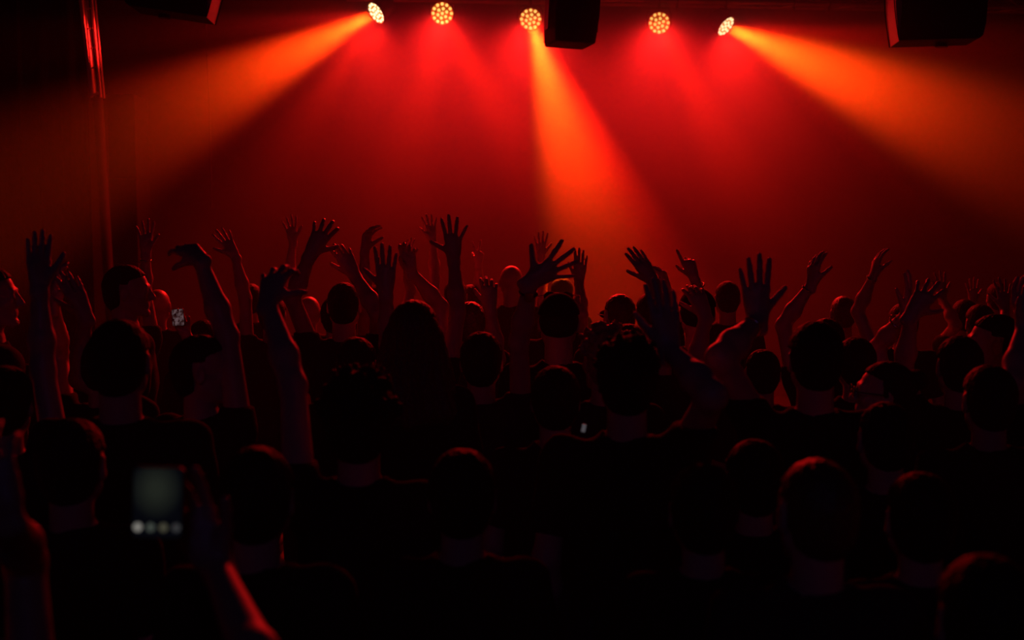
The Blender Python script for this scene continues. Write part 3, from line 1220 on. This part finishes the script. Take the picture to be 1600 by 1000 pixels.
# --- phones
def screen_mat(name, kind):
    m = bpy.data.materials.new(name)
    m.use_nodes = True
    n = m.node_tree
    b = n.nodes['Principled BSDF']
    b.inputs['Base Color'].default_value = (0, 0, 0, 1)
    b.inputs['Roughness'].default_value = .2
    tc = n.nodes.new('ShaderNodeTexCoord')
    mp = n.nodes.new('ShaderNodeMapping')
    nz = n.nodes.new('ShaderNodeTexNoise') if kind != 'near' else None
    r = n.nodes.new('ShaderNodeValToRGB')
    n.links.new(tc.outputs['Object'], mp.inputs['Vector'])
    if kind == 'near':
        # picture on the screen: a pale patch narrowing downward
        mp.inputs['Location'].default_value = (0.05, 0, -.45)
        mp.inputs['Scale'].default_value = (24, 0, 21)
        g = n.nodes.new('ShaderNodeTexGradient')
        g.gradient_type = 'SPHERICAL'
        n.links.new(mp.outputs[0], g.inputs['Vector'])
        n.links.new(g.outputs['Fac'], r.inputs['Fac'])
        r.color_ramp.elements[0].color = (.0012, .0016, .003, 1)
        r.color_ramp.elements[0].position = .0
        r.color_ramp.elements[1].color = (.013, .016, .012, 1)
        r.color_ramp.elements[1].position = .8
        b.inputs['Emission Strength'].default_value = 1.0
    else:
        nz.inputs['Scale'].default_value = 60
        n.links.new(tc.outputs['Object'], nz.inputs['Vector'])
        n.links.new(nz.outputs['Fac'], r.inputs['Fac'])
        r.color_ramp.elements[0].color = (.01, .006, .006, 1)
        r.color_ramp.elements[0].position = .42
        r.color_ramp.elements[1].color = (.09, .06, .065, 1)
        r.color_ramp.elements[1].position = .62
        b.inputs['Emission Strength'].default_value = 1.0
    n.links.new(r.outputs['Color'], b.inputs['Emission Color'])
    return m


def phone(label, C, wid, hgt, roll, kind, yaw=0.0, th=.009, smat=None):
    o = root('phone', label, 'phone', C)
    o.rotation_euler = Matrix.Rotation(yaw, 3, 'Z').to_euler()
    o.rotation_euler = (Matrix.Rotation(yaw, 3, 'Z') @ Matrix.Rotation(-PITCH, 3, 'X') @ Matrix.Rotation(roll, 3, 'Y')).to_euler()
    def rr(w_, h_, r_, y):
        pts = []
        for cx, cz, a0 in ((w_ / 2 - r_, h_ / 2 - r_, 0), (-w_ / 2 + r_, h_ / 2 - r_, 90), (-w_ / 2 + r_, -h_ / 2 + r_, 180), (w_ / 2 - r_, -h_ / 2 + r_, 270)):
            for k in range(7):
                t = math.radians(a0 + 15 * k)
                pts.append((cx + r_ * math.cos(t), cz + r_ * math.sin(t)))
        return pts
    mb = MB()
    mb.prism(rr(wid, hgt, wid * .12, 0), 0, th)
    mb.build('case', M['black'], o, bevel=.0012)
    mb = MB()
    mb.prism(rr(wid * .93, hgt * .96, wid * .09, 0), -.0006, .0004)
    mb.build('screen', smat or screen_mat('phone_screen', kind), o)
    return o


ph = phone('large phone held up low in front, dim picture over a row of four icons', at(246, 786, 1.85), .080, .104 * 1.06, 0.02, 'near')
for k, (c_, st) in enumerate([((1, .95, .85), .30), ((.8, .95, .8), .085), ((.95, .9, .6), .085), ((.8, .8, .85), .06)]):
    mb = MB()
    x = -.029 + .0195 * k
    mb.tube([(x, -.0007, -.037), (x, -.0012, -.037)], .0068, 24)
    mb.build('screen_icon', mat('icon', (0, 0, 0), .3, emit=c_, estr=st * .6), ph)
phone('small phone glowing pale among the crowd, beyond the short-haired person in profile', at(278, 496, 6.05), .060, .085, -.08, 'far')
phone('tiny white spark, shaped as a phone corner, in the dark crowd behind the big dark head', at(912, 669, 3.3), .012, .022, .2, 'far', smat=mat('spark_emission', (0, 0, 0), .3, emit=(1, .9, 1), estr=.06))  # small white spark of unknown source, built as a tiny emitting panel

# ------------------------------------------------------------------ the crowd
# faces and heads the photo shows, then people known by their raised hands
person('person with short hair in profile, facing the phone holder, rim-lit forehead', 196, 412, 5.6, yaw=-55, head=(-28, -2, 0), hair='short', skin=0, shirt=0)
person('person in profile with lit cheek at the crowd edge, cut by the frame', -20, 412, 4.7, yaw=-50, head=(-30, 0, 0), hair='short', shirt=1)
person('person with bare shoulders at the frame edge, one tall hand raised before the drape', 5, 572, 3.6, yaw=5, hair='bun', shirt=2, sleeves=False,
   arms=[arm('R', (61, 446), (50, 372), 'r', 'close', e=(66, 555), turn=40, lean=.35, dd=.1)])
person('bald person with glowing head below the clapping hands', 80, 492, 6.3, hair='bald', head=(10, -5, 0), skin=2)
person('person clapping overhead with both hands beside the drape', 160, None, 4.5, H=1.66, hair='short',
   arms=[arm('L', (84, 478), (84, 428), 'r', 'relaxed', e=(95, 600), turn=-50, dd=.05), arm('R', (133, 492), (104, 432), 'l', 'close', e=(124, 610), turn=30)])
person('person with broad dark back and round dark head before the clapping hands', 186, 497, 3.4, hair='short', shirt=0, slim=1.08)
person('person raising one spread hand with a bracelet behind the person in profile', 195, None, 7.0, H=1.69,
   arms=[dict(side='R', w=(228, 393), tip=(229, 343), thumb='r', pose='open', band=('bracelet', .05), e=(226, 470))], skin=2)
person('bald person with faintly lit head next to the person in profile', 246, 450, 7.6, hair='bald', skin=2)
person('person in profile facing the stage middle, face edge lit, one hand drooping above', 316, 524, 4.0, yaw=-30, head=(-55, 0, 0), hair='short', shirt=0,
   arms=[arm('R', (312, 404), (280, 384), 'l', 'relaxed', e=(372, 500, .05), turn=35, dd=.1, lean=.8)])
person('person holding the small pale phone, short hair', 318, None, 6.3, H=1.56, hair='short',
   arms=[arm('R', (290, 522), (277, 494), 'r', 'grip', e=(330, 590), dd=-.19, turn=20)])
person('person raising a splayed hand tilted to the drape, forearm lit', 425, None, 7.0, H=1.64, skin=2,
   arms=[arm('L', (367, 399), (338, 352), 'l', 'open', e=(398, 470))])
person('person with arm raised behind the big splayed dark hand', 392, None, 8.3, H=1.64, skin=2,
   arms=[arm('R', (458, 377), (452, 331), 'r', 'open', e=(462, 440))])
person('person with round dark head and both hands up, fingers curling', 537, 439, 5.9, hair='crop', shirt=0,
   arms=[arm('L', (486, 396), (514, 346), 'r', 'claw', e=(446, 478, .0), dd=-.25, turn=10, sc=1.08),
         arm('R', (553, 428), (527, 380), 'l', 'relaxed', e=(592, 497, .0), dd=-.1, turn=10)])
person('bald person with bright lit crown behind the two-handed waver', 482, 462, 8.0, hair='bald', skin=2, head=(15, 0, 0))
person('person whose hand makes a loose curved claw above the round dark head', 524, None, 6.7, H=1.66, skin=0,
   arms=[arm('R', (570, 390), (577, 345), 'r', 'bent', e=(570, 465), turn=55, lean=.1)])
person('person raising a straight dark hand, four fingers up', 556, None, 4.8, H=1.62, hair='short',
   arms=[arm('R', (603, 455), (602, 384), 'l', 'straight', e=(606, 540), sc=1.05)])
person('person raising a bright-edged cupped hand far behind', 594, None, 8.4, H=1.63, skin=2,
   arms=[arm('R', (634, 408), (638, 366), 'r', 'relaxed', e=(642, 470), turn=20)])
person('person with long straight hair falling past the shoulders', 646, 470, 4.2, hair='long', hcol='brown', slim=.9, skin=2, shirt=0)
person('person with rim-lit round head and both bent hands raised, next to the long straight hair', 735, 470, 5.9, hair='crop', hcol='brown', shirt=1,
   arms=[arm('L', (642, 424), (634, 384), 'l', 'grip', e=(690, 497), turn=10), arm('R', (766, 480), (762, 425), 'l', 'bent', e=(775, 560), dd=-.3, turn=0)])
person('person with a faint far hand raised just behind the spread dark hand', 712, None, 8.5, H=1.66, skin=2,
   arms=[arm('L', (676, 374), (668, 328), 'l', 'open', e=(680, 450))])
person('person raising a spread dark hand, thumb and little finger wide', 648, None, 5.35, H=1.70, hair='short', slim=.95,
   arms=[arm('R', (709, 402), (706, 340), 'l', 'wide', e=(718, 480), dd=.2, sc=1.04)])
person('far person raising a small V-shaped hand', 735, None, 8.9, H=1.60, skin=2,
   arms=[arm('R', (748, 412), (750, 376), 'l', 'vee', turn=20, e=(750, 450))])
person('far bald person with lit crown beside the wristwatch hand', 799, 412, 8.2, hair='bald', skin=2)
person('person with one arm up, wristwatch on, big spread fingers pointing sideways', 752, None, 4.6, H=1.66, hair='short', shirt=1,
   arms=[arm('R', (829, 440), (886, 405), 'l', 'fan', e=(778, 545), dd=-.2, band=('wristwatch', .045), sc=1.08, turn=8)])
person('far person with a faint hand behind the wristwatch hand', 878, None, 8.8, H=1.66, skin=2,
   arms=[arm('L', (845, 400), (846, 356), 'r', 'open', e=(848, 455))])
person('person in a dark cap with sunglasses pushed up on top', 873, 457, 4.9, hair='cap', extra=('sunglasses',), shirt=0)
person('person raising a flat hand behind the capped head, fingers together', 868, None, 7.0, H=1.66, skin=0,
   arms=[arm('R', (905, 438), (908, 389), 'l', 'close', e=(908, 510))])
person('person with round red-lit head and glasses just past the capped head', 967, 458, 6.2, hair='crop', hcol='brown', head=(20, 0, 0), extra=('glasses',), skin=2)
person('person waving a tilted hand, thumb apart, over the tousled heads', 982, None, 5.4, H=1.62,
   arms=[arm('R', (1020, 438), (984, 384), 'l', 'close', e=(1050, 505), turn=12)])
person('person with a drooping blurred hand behind the waving one', 1015, 457, 6.9, hair='crop', skin=2,
   arms=[arm('R', (1042, 448), (1026, 402), 'l', 'bent', turn=45, e=(1055, 520))])
person('person pointing one finger up, thumb looped', 1046, None, 6.5, H=1.61,
   arms=[arm('R', (1084, 432), (1063, 378), 'l', 'point', e=(1105, 500), turn=-8, band=('bracelet', .06))])
person('person in a cap with a hand pressed to the head', 1090, 450, 5.6, hair='cap', shirt=0,
   arms=[arm('R', (1102, 492), (1086, 456), 'l', 'bent', e=(1084, 570, -.25), dd=-.2, turn=0)])
person('far round-headed person, dim crown, between the cap and the flat dark hand', 1137, 438, 7.6, hair='crop', skin=1)
person('person with fair tousled curls catching red light', 945, 514, 4.4, hair='curly', hcol='fair', shirt=1, head=(25, 0, 0))
person('big dark-haired head from behind, one large hand raised beside it', 980, 526, 3.4, hair='tousled', hcol='dark', shirt=0, slim=1.05,
   arms=[arm('R', (1046, 545), (1030, 442), 'l', 'close', e=(1112, 648, .02), dd=0, turn=8, sc=1.04)])
person('person with a fuzzy dark head and a splayed arm up by the drape side', 560, 587, 3.1, hair='curly', hcol='dark', shirt=0,
   arms=[arm('L', (418, 472), (428, 402), 'r', 'claw', e=(480, 600, .1), dd=.35, turn=-10, lean=.7)])
person('big black-haired head from behind with a flat dark hand high beside it', 1275, 501, 3.75, hair='short', hcol='dark', shirt=0, slim=1.12,
   arms=[arm('L', (1184, 500), (1180, 408), 'r', 'straight', e=(1124, 590, -.1), dd=.05, band=('bracelet', .05), sc=1.05)])
person('person raising a cupped hand with a dark bracelet, forearm edge lit red', 1292, None, 5.7, H=1.62, skin=2,
   arms=[arm('L', (1268, 444), (1276, 383), 'r', 'relaxed', e=(1216, 498), turn=-48, band=('bracelet', .03))])
person('person with a slim arm up seen edge-on, bracelet on the wrist', 1412, None, 6.7, H=1.62, skin=2,
   arms=[arm('L', (1365, 430), (1376, 378), 'r', 'relaxed', e=(1340, 505), turn=-70, band=('bracelet', .02))])
person('far round-headed person with dim lit cap of hair between the two slim raised arms', 1318, 462, 7.4, hair='crop', hcol='brown')
person('person with spread dark claw-like hand and lit forearm near the frame edge', 1500, None, 4.45, H=1.66, hair='short', skin=0,
   arms=[arm('L', (1424, 492), (1462, 436), 'r', 'claw', e=(1410, 585), turn=-12, lean=-.1, dd=.15, sc=1.05)])
person('person whose banded arm crosses toward the claw-like hand', 1338, None, 5.0, H=1.60, hair='short', skin=2,
   arms=[arm('R', (1416, 490), (1421, 442), 'l', 'open', e=(1372, 542), turn=55, band=('bracelet', .055))])
person('far person with a faint raised hand behind the claw-like hand', 1508, None, 7.6, H=1.58, skin=1,
   arms=[arm('L', (1472, 466), (1466, 424), 'r', 'open', e=(1492, 520))])
person('person with glasses in profile looking away from the flat dark hand, face edge lit', 1384, 566, 4.2, yaw=50, head=(32, 4, 0), hair='bun', hcol='dark', extra=('glasses',), slim=.9, skin=2, shirt=1)
person('person with round dark head just below the one in glasses', 1385, 628, 3.45, hair='crop', hcol='dark', shirt=0)
person('person in profile near the frame edge, lit cheek and an ear showing', 1556, 491, 4.8, yaw=40, head=(38, 0, 0), hair='short', shirt=0)
person('person raising a faint open hand above the person in profile', 1532, None, 6.9, H=1.60, skin=1,
   arms=[arm('R', (1570, 482), (1566, 437), 'l', 'open', e=(1568, 540))])
person('far person at the crowd edge with a barely visible hand', 1560, None, 8.8, H=1.62, skin=1,
   arms=[arm('L', (1521, 472), (1520, 434), 'r', 'open', e=(1524, 520))])
person('person at the frame edge with a lit bare forearm and cupped hand', 1672, None, 4.15, H=1.70, skin=2,
   arms=[arm('L', (1600, 508), (1592, 452), 'l', 'relaxed', e=(1578, 610), turn=30)])
person('person with broad black head before the person in profile', 1547, 571, 3.8, hair='short', shirt=0, slim=1.05)
person('nearest head seen from behind, short hair, wide shoulders', 1277, 716, 2.4, hair='crop', hcol='brown', head=(12, 0, 0), shirt=1, slim=1.0)
person('nearest person at the bottom corner, only a dim head top', 1545, 872, 1.95, hair='short', shirt=0)
person('short dark-haired head low behind the wristwatch arm', 868, 573, 3.9, hair='short', shirt=0)
person('person filming with the large phone, arm reaching up', 392, None, 1.30, H=1.50, skin=3, shirt=0,
   arms=[arm('R', (337, 884), (286, 776), 'r', 'relaxed', e=(430, 1010, .15), dd=.645, turn=8, sc=1.08)])
person('person at the bottom corner with a bent bare arm, mostly out of frame', -95, None, 1.95, H=1.58, skin=3, sleeves=False,
   arms=[arm('R', (10, 800), (-25, 700), 'l', 'relaxed', e=(38, 930))])
person('dark-backed person standing behind the phone screen', 110, 655, 2.9, hair='short', shirt=0)
person('dark-haired person low between the profile face and the fuzzy head', 400, 700, 2.6, hair='short', shirt=0)
person('dark-haired person below the long straight hair', 722, 705, 2.8, hair='short', shirt=0)
person('dark-haired person below the big tousled head', 1100, 728, 2.75, hair='short', shirt=0)
person('dark-haired person low beside the nearest corner head', 1440, 742, 2.75, hair='short', shirt=0)
person('dark-haired person low in front of the big black-haired head', 1180, 690, 3.2, hair='short', shirt=0)
person('short person half hidden behind the arm with the flat dark hand', 1192, None, 5.2, H=1.53, hair='crop', shirt=0)
